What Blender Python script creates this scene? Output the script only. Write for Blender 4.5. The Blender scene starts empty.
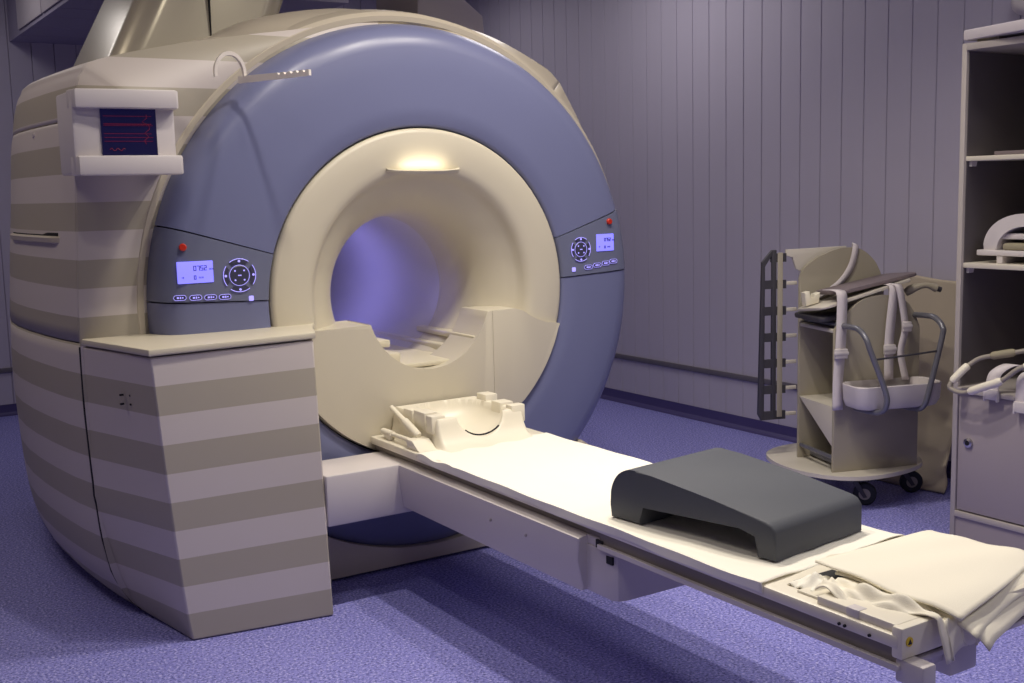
import bpy, bmesh, math, random
from mathutils import Vector, Matrix
random.seed(7)
S = bpy.context.scene
COL = S.collection
PI = math.pi

# ------------------------------------------------------------------ materials
def lin(c):
    return tuple(((v/255)/12.92 if v/255 <= .04045 else ((v/255+.055)/1.055)**2.4) for v in c)

def mat(name, rgb, rough=.5, metal=0., bump=0., bscale=200., mottled=0., mscale=6., spec=.5, coat=0.):
    m = bpy.data.materials.new(name); m.use_nodes = True
    nt = m.node_tree; b = nt.nodes['Principled BSDF']
    b.inputs['Base Color'].default_value = (*lin(rgb), 1)
    b.inputs['Roughness'].default_value = rough
    b.inputs['Metallic'].default_value = metal
    b.inputs['Specular IOR Level'].default_value = spec
    b.inputs['Coat Weight'].default_value = coat
    tc = nt.nodes.new('ShaderNodeTexCoord')
    if mottled:
        n = nt.nodes.new('ShaderNodeTexNoise'); n.inputs['Scale'].default_value = mscale
        n.inputs['Detail'].default_value = 5
        mx = nt.nodes.new('ShaderNodeMix'); mx.data_type = 'RGBA'
        c = lin(rgb)
        mx.inputs['A'].default_value = (*[v*(1-mottled) for v in c], 1)
        mx.inputs['B'].default_value = (*[min(1, v*(1+mottled)) for v in c], 1)
        nt.links.new(tc.outputs['Object'], n.inputs['Vector'])
        nt.links.new(n.outputs['Fac'], mx.inputs['Factor'])
        nt.links.new(mx.outputs['Result'], b.inputs['Base Color'])
    if bump:
        n2 = nt.nodes.new('ShaderNodeTexNoise'); n2.inputs['Scale'].default_value = bscale
        n2.inputs['Detail'].default_value = 3
        bp = nt.nodes.new('ShaderNodeBump'); bp.inputs['Strength'].default_value = bump
        bp.inputs['Distance'].default_value = .002
        nt.links.new(tc.outputs['Object'], n2.inputs['Vector'])
        nt.links.new(n2.outputs['Fac'], bp.inputs['Height'])
        nt.links.new(bp.outputs['Normal'], b.inputs['Normal'])
    return m

def emit(name, rgb, strength):
    m = bpy.data.materials.new(name); m.use_nodes = True
    b = m.node_tree.nodes['Principled BSDF']
    b.inputs['Base Color'].default_value = (*[v*.3 for v in lin(rgb)], 1)
    b.inputs['Emission Color'].default_value = (*lin(rgb), 1)
    b.inputs['Emission Strength'].default_value = strength
    b.inputs['Roughness'].default_value = .3
    return m

def striped(name, light, dark, period=.194):
    """horizontal moulded bands: the colour depends on the height over the floor only"""
    m = mat(name, light, rough=.48, bump=.06, bscale=350)
    nt = m.node_tree; b = nt.nodes['Principled BSDF']
    tc = nt.nodes.new('ShaderNodeTexCoord'); sx = nt.nodes.new('ShaderNodeSeparateXYZ')
    nt.links.new(tc.outputs['Object'], sx.inputs[0])
    d = nt.nodes.new('ShaderNodeMath'); d.operation = 'DIVIDE'; d.inputs[1].default_value = period
    fr = nt.nodes.new('ShaderNodeMath'); fr.operation = 'FRACT'
    lt = nt.nodes.new('ShaderNodeMath'); lt.operation = 'LESS_THAN'; lt.inputs[1].default_value = .5
    nt.links.new(sx.outputs['Z'], d.inputs[0]); nt.links.new(d.outputs[0], fr.inputs[0]); nt.links.new(fr.outputs[0], lt.inputs[0])
    mx = nt.nodes.new('ShaderNodeMix'); mx.data_type = 'RGBA'
    mx.inputs['A'].default_value = (*lin(light), 1); mx.inputs['B'].default_value = (*lin(dark), 1)
    nt.links.new(lt.outputs[0], mx.inputs['Factor']); nt.links.new(mx.outputs['Result'], b.inputs['Base Color'])
    return m

def floor_mat():
    m = mat('speckled_vinyl', (120, 112, 178), rough=.5)
    nt = m.node_tree; b = nt.nodes['Principled BSDF']
    tc = nt.nodes.new('ShaderNodeTexCoord')
    v = nt.nodes.new('ShaderNodeTexNoise'); v.inputs['Scale'].default_value = 110; v.inputs['Detail'].default_value = 2
    v.inputs['Roughness'].default_value = .7
    r = nt.nodes.new('ShaderNodeValToRGB')
    e = r.color_ramp.elements
    e[0].position = .38; e[0].color = (*lin((70, 71, 136)), 1)
    e[1].position = .66; e[1].color = (*lin((196, 192, 232)), 1)
    for p_, c_ in ((.43, (120, 120, 190)), (.50, (131, 130, 202)), (.57, (143, 142, 212))):
        k = e.new(p_); k.color = (*lin(c_), 1)
    nt.links.new(tc.outputs['Object'], v.inputs['Vector'])
    nt.links.new(v.outputs['Fac'], r.inputs['Fac']); nt.links.new(r.outputs['Color'], b.inputs['Base Color'])
    return m

M = {}
M['stripe'] = striped('striped_cover', (202, 193, 188), (171, 163, 148))
M['cream'] = mat('cream_plastic', (202, 194, 174), .42, bump=.05, bscale=300)
M['cream_gloss'] = mat('cream_gloss', (214, 206, 182), .3)
M['shell'] = mat('beige_shell', (192, 182, 164), .4)
M['blue'] = mat('blue_lacquer', (112, 116, 150), .36, mottled=.03, mscale=3)
M['slate'] = mat('slate_lacquer', (108, 112, 136), .36)
M['white'] = mat('white_plastic', (208, 201, 200), .4, bump=.04)
M['tube'] = mat('bore_liner', (205, 200, 196), .3)
M['dark'] = mat('dark_gap', (20, 20, 26), .7)
M['floor'] = floor_mat()
M['wall'] = mat('lavender_panelling', (184, 178, 194), .5, mottled=.05, mscale=1.2)
M['wall_plain'] = mat('lavender_paint', (150, 143, 165), .6)
M['band'] = mat('wall_band', (100, 95, 104), .5)
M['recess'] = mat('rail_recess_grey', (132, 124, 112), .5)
M['skirt'] = mat('skirting_vinyl', (70, 62, 112), .45)
M['foam'] = mat('charcoal_foam', (78, 81, 88), .62, bump=.25, bscale=260, mottled=.08, mscale=5)
M['sheet'] = mat('white_linen', (244, 240, 226), .85, bump=.25, bscale=420, spec=.2)
M['linen'] = mat('cream_linen', (240, 234, 216), .85, bump=.25, bscale=420, spec=.2)
M['ivory'] = mat('ivory_moulding', (232, 225, 206), .38)
M['board'] = mat('cream_laminate', (166, 158, 140), .5, mottled=.05, mscale=4)
M['board_edge'] = mat('pale_edge', (205, 198, 184), .45)
M['khaki'] = mat('khaki_pad', (150, 142, 118), .7, mottled=.05)
M['grey_tube'] = mat('grey_tube', (118, 118, 126), .32, metal=.35)
M['dark_plastic'] = mat('dark_plastic', (62, 60, 66), .5)
M['rubber'] = mat('rubber', (34, 38, 44), .7)
M['webbing'] = mat('white_webbing', (212, 204, 206), .8, bump=.3, bscale=700)
M['canvas'] = mat('tan_canvas', (188, 175, 154), .85, bump=.3, bscale=300, mottled=.06, mscale=3)
M['cab'] = mat('grey_laminate', (160, 150, 154), .5, mottled=.04, mscale=3)
M['cab_edge'] = mat('grey_edge', (176, 168, 164), .45)
M['cab_shade'] = mat('cabinet_inside_shaded', (98, 92, 94), .6)  # shade inside the storage cabinet, put into a darker base colour
M['chrome'] = mat('chrome', (190, 188, 190), .25, metal=1)
M['cable'] = mat('grey_cable', (150, 142, 132), .5)
M['red'] = mat('red_button', (190, 42, 24), .35)
M['yellow'] = mat('yellow_sticker', (222, 190, 40), .5)
M['black'] = mat('black_ink', (18, 18, 22), .5)
M['lcd'] = emit('blue_lcd', (128, 124, 255), 1.3)
M['lcd_ink'] = mat('lcd_ink', (50, 44, 130), .5)
M['led'] = emit('violet_led', (170, 160, 255), 1.1)
M['key'] = mat('key_dark', (62, 62, 84), .4)
M['navy'] = emit('navy_screen', (12, 10, 62), .4)
M['trace'] = emit('red_trace', (140, 26, 60), .22)
M['steel'] = mat('brushed_cream_duct', (196, 188, 166), .25, metal=.25)
M['duct'] = mat('duct_white', (200, 192, 196), .35)
M['clear'] = mat('frosted_acrylic', (222, 214, 206), .3)
M['teal'] = mat('dark_blue_cover', (52, 56, 84), .6)
M['wine'] = mat('dull_mauve_cover', (120, 108, 112), .6)

# ------------------------------------------------------------------ geometry helpers
class MB:
    def __init__(s): s.bm = bmesh.new(); s.mi = 0
    def face(s, vs):
        try:
            f = s.bm.faces.new(vs); f.material_index = s.mi; return f
        except ValueError: return None
    def box(s, a, b, T=None, bev=0, seg=2):
        x0, y0, z0 = a; x1, y1, z1 = b
        c = [Vector(p) for p in ((x0,y0,z0),(x1,y0,z0),(x1,y1,z0),(x0,y1,z0),(x0,y0,z1),(x1,y0,z1),(x1,y1,z1),(x0,y1,z1))]
        if T is not None: c = [T @ p for p in c]
        v = [s.bm.verts.new(p) for p in c]
        fs = [s.face([v[i] for i in q]) for q in ((0,3,2,1),(4,5,6,7),(0,1,5,4),(1,2,6,5),(2,3,7,6),(3,0,4,7))]
        if bev:
            es = list({e for f in fs for e in f.edges})
            r = bmesh.ops.bevel(s.bm, geom=es, offset=bev, segments=seg, affect='EDGES', profile=.5)
            for f in r['faces']: f.material_index = s.mi
        return s
    def loft(s, rings, cap=True, closed=True):
        R = [[s.bm.verts.new(p) for p in r] for r in rings]
        n = len(R[0])
        for a, b in zip(R, R[1:]):
            for i in range(n if closed else n-1):
                j = (i+1) % n
                s.face([a[i], a[j], b[j], b[i]])
        if cap and closed:
            s.face(list(reversed(R[0]))); s.face(R[-1])
        return s
    def prism(s, poly, axis, a, b, bev=0, seg=2):
        """poly: 2-D outline in the two other axes, pushed out from a to b along axis"""
        def P(p, t):
            if axis == 'y': return (p[0], t, p[1])
            if axis == 'x': return (t, p[0], p[1])
            return (p[0], p[1], t)
        va = [s.bm.verts.new(P(p, a)) for p in poly]; vb = [s.bm.verts.new(P(p, b)) for p in poly]
        n = len(poly); fs = []
        for i in range(n):
            j = (i+1) % n; fs.append(s.face([va[i], va[j], vb[j], vb[i]]))
        fa = s.face(list(reversed(va))); fb = s.face(vb)
        if bev:
            es = list({e for f in (fa, fb) for e in f.edges})
            r = bmesh.ops.bevel(s.bm, geom=es, offset=bev, segments=seg, affect='EDGES', profile=.5)
            for f in r['faces']: f.material_index = s.mi
        return s
    def tube(s, pts, r, n=12, closed=False, flat=None):
        pts = [Vector(p) for p in pts]; m = len(pts); rings = []
        prev = None
        for i, p in enumerate(pts):
            if closed: t = pts[(i+1) % m] - pts[i-1]
            else: t = pts[min(i+1, m-1)] - pts[max(i-1, 0)]
            t.normalize()
            if prev is None:
                up = Vector((0,0,1)) if abs(t.z) < .9 else Vector((1,0,0))
                u = t.cross(up).normalized()
            else:
                u = (prev - t*prev.dot(t)).normalized()
            prev = u; w = t.cross(u)
            rr = r[i] if isinstance(r, (list, tuple)) else r
            rings.append([p + u*rr*math.cos(2*PI*k/n) + w*rr*math.sin(2*PI*k/n) for k in range(n)])
        if closed: rings.append(rings[0]); s.loft(rings, cap=False); bmesh.ops.remove_doubles(s.bm, verts=s.bm.verts, dist=1e-6)
        else: s.loft(rings)
        return s
    def cyl(s, a, b, r, n=24, r2=None):
        a = Vector(a); b = Vector(b)
        return s.tube([a, b], [r, r if r2 is None else r2], n)
    def lathe(s, prof, a0, a1, n, C, full=False):
        """prof: closed loop of (radius, y) turned about the bore axis"""
        rings = []
        for k in range(n + (0 if full else 1)):
            a = a0 + (a1-a0)*k/n
            rings.append([(C[0]+r*math.cos(a), y, C[1]+r*math.sin(a)) for r, y in prof])
        if full:
            R = [[s.bm.verts.new(p) for p in r] for r in rings]; m = len(prof)
            for k in range(n):
                A, B = R[k], R[(k+1) % n]
                for i in range(m):
                    j = (i+1) % m; s.face([A[i], A[j], B[j], B[i]])
        else: s.loft(rings)
        return s
    def turn(s, prof, base, n=24):
        """prof of (radius, z) turned about a vertical axis at base"""
        bx, by, bz = base
        rings = [[(bx+r*math.cos(2*PI*k/n), by+r*math.sin(2*PI*k/n), bz+z) for k in range(n)] for r, z in prof]
        return s.loft(rings)
    def grid(s, nu, nv, fn):
        V = [[s.bm.verts.new(fn(i/nu, j/nv)) for j in range(nv+1)] for i in range(nu+1)]
        for i in range(nu):
            for j in range(nv): s.face([V[i][j], V[i+1][j], V[i+1][j+1], V[i][j+1]])
        return s
    def xform(s, T):
        bmesh.ops.transform(s.bm, matrix=T, verts=s.bm.verts); return s

def wm(o):
    m = Matrix.Identity(4)
    while o is not None:
        m = (Matrix.Translation(o.location) @ o.rotation_euler.to_matrix().to_4x4()) @ m; o = o.parent
    return m

def obj(name, mb, mats, parent=None, local=False, angle=32, solid=0, bevel=0, loc=None, sub=0):
    """links ONE mesh object; vertices are in world metres unless local"""
    bm = mb.bm
    if parent is not None and not local:
        bmesh.ops.transform(bm, matrix=wm(parent).inverted(), verts=bm.verts)
    if loc is not None and parent is None:
        bmesh.ops.transform(bm, matrix=Matrix.Translation(Vector(loc)).inverted(), verts=bm.verts)
    bmesh.ops.recalc_face_normals(bm, faces=bm.faces)
    me = bpy.data.meshes.new(name); bm.to_mesh(me); bm.free()
    for m in (mats if isinstance(mats, (list, tuple)) else [mats]): me.materials.append(m)
    for p in me.polygons: p.use_smooth = True
    me.set_sharp_from_angle(angle=math.radians(angle))
    o = bpy.data.objects.new(name, me); COL.objects.link(o)
    if loc is not None and parent is None: o.location = loc
    o.parent = parent
    if solid:
        md = o.modifiers.new('thickness', 'SOLIDIFY'); md.thickness = solid; md.offset = -1
    if bevel:
        md = o.modifiers.new('edges', 'BEVEL'); md.width = bevel; md.segments = 2; md.limit_method = 'ANGLE'; md.angle_limit = math.radians(35)
        md.harden_normals = False
    if sub:
        md = o.modifiers.new('smooth', 'SUBSURF'); md.levels = sub; md.render_levels = sub
    return o

def thing(name, label, cat, loc=(0,0,0), rotz=0, group=None):
    o = bpy.data.objects.new(name, None); COL.objects.link(o); o.empty_display_size = .1
    o.location = loc; o.rotation_euler = (0, 0, rotz)
    return tag(o, label, cat, group)
def tag(o, label, cat, group=None):
    o['label'] = label; o['category'] = cat
    if group: o['group'] = group
    return o
def struct(name, mb, m, **k):
    o = obj(name, mb, m, **k); o['kind'] = 'structure'; return o

def catmull(P, n=6, closed=False):
    P = [Vector(p) for p in P]; m = len(P); out = []
    for i in range(m if closed else m-1):
        p0 = P[i-1] if (closed or i > 0) else P[0]*2 - P[1]
        p1 = P[i]; p2 = P[(i+1) % m]
        p3 = P[(i+2) % m] if (closed or i+2 < m) else P[-1]*2 - P[-2]
        for k in range(n):
            t = k/n
            out.append(.5*((2*p1) + (p2-p0)*t + (2*p0-5*p1+4*p2-p3)*t*t + (3*p1-p0-3*p2+p3)*t**3))
    if not closed: out.append(P[-1])
    return out
def sstep(a, b, x):
    t = max(0, min(1, (x-a)/(b-a))); return t*t*(3-2*t)
def lerp_prof(tab, x):
    for (a, ya), (b, yb) in zip(tab, tab[1:]):
        if x <= b: return ya + (yb-ya)*(x-a)/(b-a) if x > a else (ya if x <= a else yb)
    return tab[-1][1]

# ------------------------------------------------------------------ setting
XR, YB, XL, YF, ZC = 2.69, 4.555, -3.4, -5.6, 3.12
PITCH = .146
struct('floor', MB().box((XL-.2, YF-.2, -.1), (XR+.2, YB+.2, 0)), M['floor'])
struct('ceiling', MB().box((XL-.2, YF-.2, ZC), (XR+.2, YB+.2, ZC+.1)), M['wall_plain'])
def planks(lo, hi, ph):
    """outline of boards with V grooves: list of (t, depth)"""
    out = [(lo, 0)]
    k = math.ceil((lo-ph)/PITCH)
    while ph + k*PITCH < hi - .02:
        g = ph + k*PITCH
        if g > lo + .02: out += [(g-.004, 0), (g, .009), (g+.004, 0)]
        k += 1
    return out + [(hi, 0)]
pl = planks(YF, YB, 1.334-PITCH*60)
struct('wall_right', MB().prism([(XR+d, t) for t, d in pl] + [(XR+.15, YB), (XR+.15, YF)], 'z', 0, ZC), M['wall'])
pl = planks(XL, XR+.1, -.526-PITCH*40)
struct('wall_back', MB().prism([(t, YB+d) for t, d in pl] + [(XR+.1, YB+.15), (XL, YB+.15)], 'z', 0, ZC), M['wall'])
struct('wall_left', MB().box((XL-.15, YF, 0), (XL, YB, ZC)), M['wall_plain'])
struct('wall_front', MB().box((XL, YF-.15, 0), (XR, YF, ZC)), M['wall_plain'])
struct('trim_1', MB().box((XR-.012, YF, .297), (XR+.002, YB, .330), bev=.004), M['band'])
struct('trim_2', MB().box((XL, YB-.012, .297), (XR, YB+.002, .330), bev=.004), M['band'])
# coved vinyl skirting
cove = [(0, 0), (-.045, .001), (-.022, .008), (-.010, .022), (-.006, .05), (-.006, .075), (0, .075)]
struct('baseboard_right', MB().prism([(XR+a, z) for a, z in cove], 'y', YF, YB), M['skirt'])
struct('baseboard_back', MB().prism([(YB+a, z) for a, z in cove], 'x', XL, XR), M['skirt'])
# plank-clad bulkhead hanging below the ceiling at the back, with a pale panelled end
sp = [(2.2, 0)]
for g in (2.65, 3.0, 3.35, 3.82, 4.2):
    sp += [(g-.006, 0), (g, .012), (g+.006, 0)]
sp += [(YB-.001, 0)]
soff = struct('trim_3', MB().prism([(t, 2.535+d) for t, d in sp] + [(YB-.001, ZC), (2.2, ZC)], 'x', -.66, .75), M['wall_plain'])
e = MB()
for a, b in ((2.25, 3.39), (3.41, 4.16)):
    e.box((-.672, a, 2.56), (-.662, b, ZC-.01), bev=.004)
struct('trim_4', e, M['duct'])

# ------------------------------------------------------------------ scanner
ISO = 1.069
CC = (0, ISO)
mri = thing('mri_scanner', 'huge blue-and-cream ring-shaped MRI scanner with beige striped covers', 'scanner', (0, 0, 0))

A_ = [(-1.12,0),(-1.165,.05),(-1.215,.15),(-1.243,.3),(-1.258,.5),(-1.268,.75),(-1.268,.98),(-1.256,1.25),(-1.244,1.46),(-1.237,1.65),(-1.232,1.73),(-1.222,1.82),(-1.198,1.885),(-1.15,1.928),
      (-.9,1.988),(-.65,2.032),(-.45,2.062),(-.2,2.10),(.06,2.105),(.36,2.062),(.62,1.92),(.72,1.842),(.87,1.66),(.985,1.42),(1.03,1.1),(.90,.6),(.70,.25),(.60,0)]
B_ = A_[:14] + [(-.9,1.998),(-.66,2.06),(-.52,2.128),(-.22,2.187),(.08,2.178),(.47,2.13),(.78,2.012),(.88,1.94),(1.0,1.73),(1.08,1.5),(1.08,1.1),(.92,.6),(.70,.25),(.60,0)]
KINK = 21
STY = [.152, .17, .2, .25, .3, .4, .5, .6, .7, .8, .9, 1.0, 1.1, 1.2, 1.3, 1.4, 1.5, 1.6, 1.7, 1.8, 1.9]
def outline(y):
    t = sstep(.16, .34, y)
    lo = lerp_prof([(.15,0),(.33,.032),(.625,.058),(.9,.069),(1.2,.056),(1.465,.033),(1.9,.003)], y)
    mi = lerp_prof([(.15,0),(.3,.03),(.5,.055),(.7,.072),(.9,.078),(1.1,.070),(1.3,.042),(1.5,.0),(1.7,-.045),(1.9,-.09)], y)
    up = lerp_prof([(.15,0),(.3,.018),(.5,.032),(.7,.041),(.9,.043),(1.1,.030),(1.3,.0),(1.5,-.045),(1.7,-.085),(1.9,-.125)], y)
    out = []
    for i, (a, c) in enumerate(zip(A_, B_)):
        x = a[0] + (c[0]-a[0])*t; z = a[1] + (c[1]-a[1])*t
        if i <= 5: k = i/5; x -= lo*(1-k) + mi*k
        elif i <= 13: k = min(1, (i-5)/5.5); x -= mi*(1-k) + up*k
        out.append((x, z))
    return out
def shell(lo, hi, zlo=None, zhi=None, n=5, ys=STY):
    rows = []
    for y in ys:
        o = outline(y)
        # spline over the whole outline (broken at the right-hand shoulder), cut to lo..hi
        L = [Vector((a, b, 0)) for a, b in o]
        pts = catmull(L[:KINK+1], n) if hi <= KINK else None
        if pts is None: pts = catmull(L[KINK:], n); i0 = (lo-KINK)*n; i1 = (hi-KINK)*n
        else: i0 = lo*n; i1 = hi*n
        seg = [p.copy() for p in pts[i0:i1+1]]
        if zlo: seg[0].y += zlo
        if zhi: seg[-1].y += zhi
        rows.append([(p.x, y, p.y) for p in seg])
    return MB().loft(rows, closed=False)
obj('lower_side_cover', shell(0, 6, zhi=-.003), M['stripe'], mri, solid=.02)
sc = obj('side_cover', shell(6, 10, zlo=.002, zhi=-.003), M['stripe'], mri, solid=.02)
obj('upper_side_cover', shell(10, 14, zlo=.003), M['stripe'], mri, solid=.02)
obj('top_cover', shell(14, KINK), M['shell'], mri, solid=.02)
obj('far_side_cover', shell(KINK, 27), M['shell'], mri, solid=.02)
# striped front fascia with the opening for the ring
o = outline(.152)
L = [Vector((a, b, 0)) for a, b in o]
fp = catmull(L[:KINK+1], 5) + catmull(L[KINK:], 5)[1:]
ring_o = [(p.x, .152, p.y) for p in fp]
ring_m = []; ring_i = []
for p in fp:
    d = Vector((p.x, p.y-ISO, 0)); d.normalize()
    ring_i.append((d.x*.985, .152, ISO+d.y*.985 if ISO+d.y*.985 > 0 else 0.0))
cut = max(i for i, p in enumerate(fp) if p.x < -.1 and p.y > 1.5) + 1
obj('front_cover', MB().loft([ring_o[:cut+1], ring_i[:cut+1]], closed=False), M['stripe'], mri, solid=.015)
obj('far_front_cover', MB().loft([ring_o[cut:], ring_i[cut:]], closed=False), M['shell'], mri, solid=.015)
# rear closing panel
ro = [(p[0], 1.9, p[1]) for p in [(q.x, q.y) for q in (catmull([Vector((a, b, 0)) for a, b in outline(1.9)][:KINK+1], 5) + catmull([Vector((a, b, 0)) for a, b in outline(1.9)][KINK:], 5)[1:])]]
ri = []
for p in ro:
    d = Vector((p[0], p[2]-ISO, 0)); d.normalize(); ri.append((d.x*.34, 1.9, ISO+d.y*.34))
obj('rear_cover', MB().loft([ro, ri], closed=True, cap=False), M['shell'], mri, solid=.015)
# grip slot on the side cover
def side_x(y, z):
    o = outline(y)
    for (xa, za), (xb, zb) in zip(o[:13], o[1:14]):
        if za <= z <= zb: return xa + (xb-xa)*(z-za)/(zb-za)
gm = MB(); gm.mi = 0
rows = []
for k in range(17):
    y = .30 + .75*k/16; q = math.sin(min(1, min(k, 16-k)/1.5)*PI/2)
    x = side_x(y, 1.35)
    rows.append([(x+.004, y, 1.310), (x-.016*q, y, 1.318), (x-.020*q, y, 1.334), (x-.012*q, y, 1.340), (x+.004, y, 1.340)])
gm.loft(rows)
gm.mi = 1
rows = []
for k in range(13):
    y = .32 + .69*k/12; x = side_x(y, 1.35); h = .010 if k < 3 else .003
    rows.append([(x+.004, y, 1.340), (x-.0035, y, 1.3405), (x-.0035, y, 1.341+h), (x+.004, y, 1.342+h)])
gm.loft(rows)
obj('grip', gm, [M['shell'], M['dark']], sc)
for (y, z) in ((.20, 1.70), (.62, 1.702)):
    x = side_x(y, z); obj('screw_cap', MB().cyl((x+.004, y, z), (x-.006, y, z), .009, 14), M['white'], sc)

# blue ring in separate panels
BP = [(.640, .010), (.644, .001), (.652, -.005), (.72, -.007), (.85, -.005), (.935, .000), (.968, .008), (.992, .023), (1.010, .044), (1.024, .072), (1.034, .108), (1.039, .15)]
def blue_prof(lift=0):
    return [(r, y-lift) for r, y in BP] + [(1.039, .21), (.80, .21), (.640, .10)]
def sector(name, a0, a1, m, lift=0, n=None):
    n = n or max(6, int(abs(a1-a0)/1.5))
    return obj(name, MB().lathe(blue_prof(lift), math.radians(a0), math.radians(a1), n, CC), m, mri, angle=40)
sector('upper_ring_panel', 17.5, 163.1, M['blue'])
conL = sector('control_panel', 163.4, 177.8, M['slate'], .004)
lowL = sector('lower_ring_panel', 178.1, 362.1, M['blue'])
conR = sector('control_panel', 2.4, 17.2, M['slate'], .004)
# cream trim ring between the blue panels and the covers
obj('trim_ring', MB().lathe([(1.034,.16),(1.041,.145),(1.049,.136),(1.068,.134),(1.085,.148),(1.098,.20),(1.109,.26),(1.114,.32),(1.114,.44),(1.034,.44)], 0, 2*PI, 160, CC, full=True), M['shell'], mri)
# inner backing so no gap shows between panels
obj('backing_ring', MB().lathe([(.63,.05),(1.03,.12),(1.03,.2),(.63,.2)], 0, 2*PI, 96, CC, full=True), M['dark'], mri)

# flared cream mouth ring
MOUTH = [(.636,.03),(.6345,.006),(.629,-.004),(.617,-.009),(.56,-.008),(.515,-.005),(.492,.000),(.474,.010),(.463,.026),(.455,.042),(.441,.056),(.412,.076),(.378,.104),(.346,.143),(.322,.188),(.308,.24),(.302,.30),(.300,.42),(.300,.44),(.34,.44),(.60,.20)]
mouth = obj('bore_ring', MB().lathe(MOUTH, 0, 2*PI, 144, CC, full=True), M['cream'], mri, angle=40)
obj('bore_tube', MB().lathe([(.299,.425),(.302,.415),(.300,.45),(.300,1.93),(.33,1.93),(.33,.44)], 0, 2*PI, 96, CC, full=True), M['tube'], mri)
# lamp scoop above the opening: a thin lip carrying a lamp that washes the ring face
lip = []
for k in range(25):
    t = -1 + 2*k/24; x = t*.158; w = math.sqrt(max(0, 1-t*t))
    zz = 1.538 + .010*(1-w)
    lip.append([(x, .006, zz-.004), (x, -.012-.040*w, zz-.004-.006*w), (x, -.014-.046*w, zz+.002), (x, -.010-.042*w, zz+.005), (x, .006, zz+.006)])
obj('lamp_lip', MB().loft(lip), M['cream'], mouth)

# cream front plate with the U-shaped cut for the table
def arc(cx, cz, r, a0, a1, n):
    return [(cx+r*math.cos(math.radians(a0+(a1-a0)*k/n)), cz+r*math.sin(math.radians(a0+(a1-a0)*k/n))) for k in range(n+1)]
U_ = arc(0, 1.042, .264, 195.5, 344.5, 40)       # left to right along the bottom
xs = .284
def circ_z(x, r=.632): return ISO - math.sqrt(r*r-x*x)
mainp = [(-.255,.968),(-.52,.966),(-.60,.955)] + [(.632*math.cos(math.radians(a)), ISO+.632*math.sin(math.radians(a))) for a in [190+ (296.7-190)*k/40 for k in range(41)]] + [(xs, .984),(.262,.983)] + list(reversed(U_))
rp = [(xs+.0004, .984),(xs+.0004, circ_z(xs+.0004))] + [(.632*math.cos(math.radians(a)), ISO+.632*math.sin(math.radians(a))) for a in [297.2+(345-297.2)*k/24 for k in range(25)]] + list(reversed([(p.x, p.y) for p in catmull([(.385,.986,0),(.43,.973,0),(.475,.945,0),(.53,.922,0),(.59,.910,0),(.612,.906,0)], 5)]))
plate = obj('front_plate', MB().prism(mainp, 'y', -.022, .19, bev=.003), M['cream'], mri)
obj('plate_wing', MB().prism(rp, 'y', -.0215, .17, bev=.0025), M['cream'], plate)
# rails and deck seen inside the bore
dk = MB().box((-.19, .02, .782), (.19, 1.85, .80), bev=.004)
deck = obj('bore_deck', dk, M['cream_gloss'], mri)
obj('guide_rail', MB().box((.205, .0, .862), (.285, .49, .886), bev=.006), M['cream_gloss'], mri)
obj('guide_rail', MB().box((.165, .01, .80), (.215, 1.0, .836), bev=.006), M['cream_gloss'], mri)
obj('guide_rail', MB().box((-.285, .03, .872), (-.150, .49, .900), bev=.006), M['cream_gloss'], mri)
obj('guide_rail', MB().box((-.225, .03, .80), (-.108, 1.0, .846), bev=.006), M['cream_gloss'], mri)
# plinth under the ring, its top edge follows the ring
pp = [(-.80,.012),(.80,.012),(.80,.34)] + [(1.0*math.cos(math.radians(a)), ISO+1.0*math.sin(math.radians(a))) for a in [-43 - (94*k/40) for k in range(41)]] + [(-.80,.34)]
obj('plinth', MB().prism(pp, 'y', -.004, .15, bev=.003), M['shell'], mri)

# striped cabinet attached at the left front, with cream lid
def quad(z):
    t = z/.972
    fl = (-1.061-.094*t**.75, -.252-.05*t); fr = (-.588+.001*t, -.323+.068*t)
    bl = (-1.120-.138*min(1, t*2.2)**.6 - .004*t, .140); br = (-.47, .10)
    return fl, fr, br, bl
rings = []
for k in range(25):
    z = .003 + (.966-.003)*k/24
    rings.append([(x, y, z) for x, y in quad(z)])
sc_cab = obj('striped_cabinet', MB().loft(rings), M['stripe'], mri, bevel=.005)
gz = []
for k in range(25):
    z = .004 + (.966-.004)*k/24; x = min(quad(z)[3][0], side_x(.165, max(z, .002)))
    gz.append([(x-.0015, .1385, z), (x-.0015, .1510, z), (x+.03, .1510, z), (x+.03, .1385, z)])
obj('seam_gasket', MB().loft(gz), M['dark'], sc_cab)
fl, fr, br, bl = quad(.972)
obj('lid', MB().prism([(fl[0]-.006, fl[1]-.012), (fr[0]+.008, fr[1]-.006), (-.52,-.09), (-.462,.02), (-.47,.10), (bl[0]-.006, .150)], 'z', .972, .994, bev=.005), M['cream'], sc_cab)
for dx in (0, .026):
    for dz in (0, -.03):
        obj('vent_hole', MB().box((-1.2105+dx*.9, -.115-dx*1.2, .826+dz), (-1.198+dx*.9, -.107-dx*1.2, .832+dz)), M['dark'], sc_cab)
obj('toe_gap', MB().prism([(-1.04,-.235),(-.60,-.30),(-.5,.08),(-1.1,.12)], 'z', .0005, .004), M['dark'], sc_cab)

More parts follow.
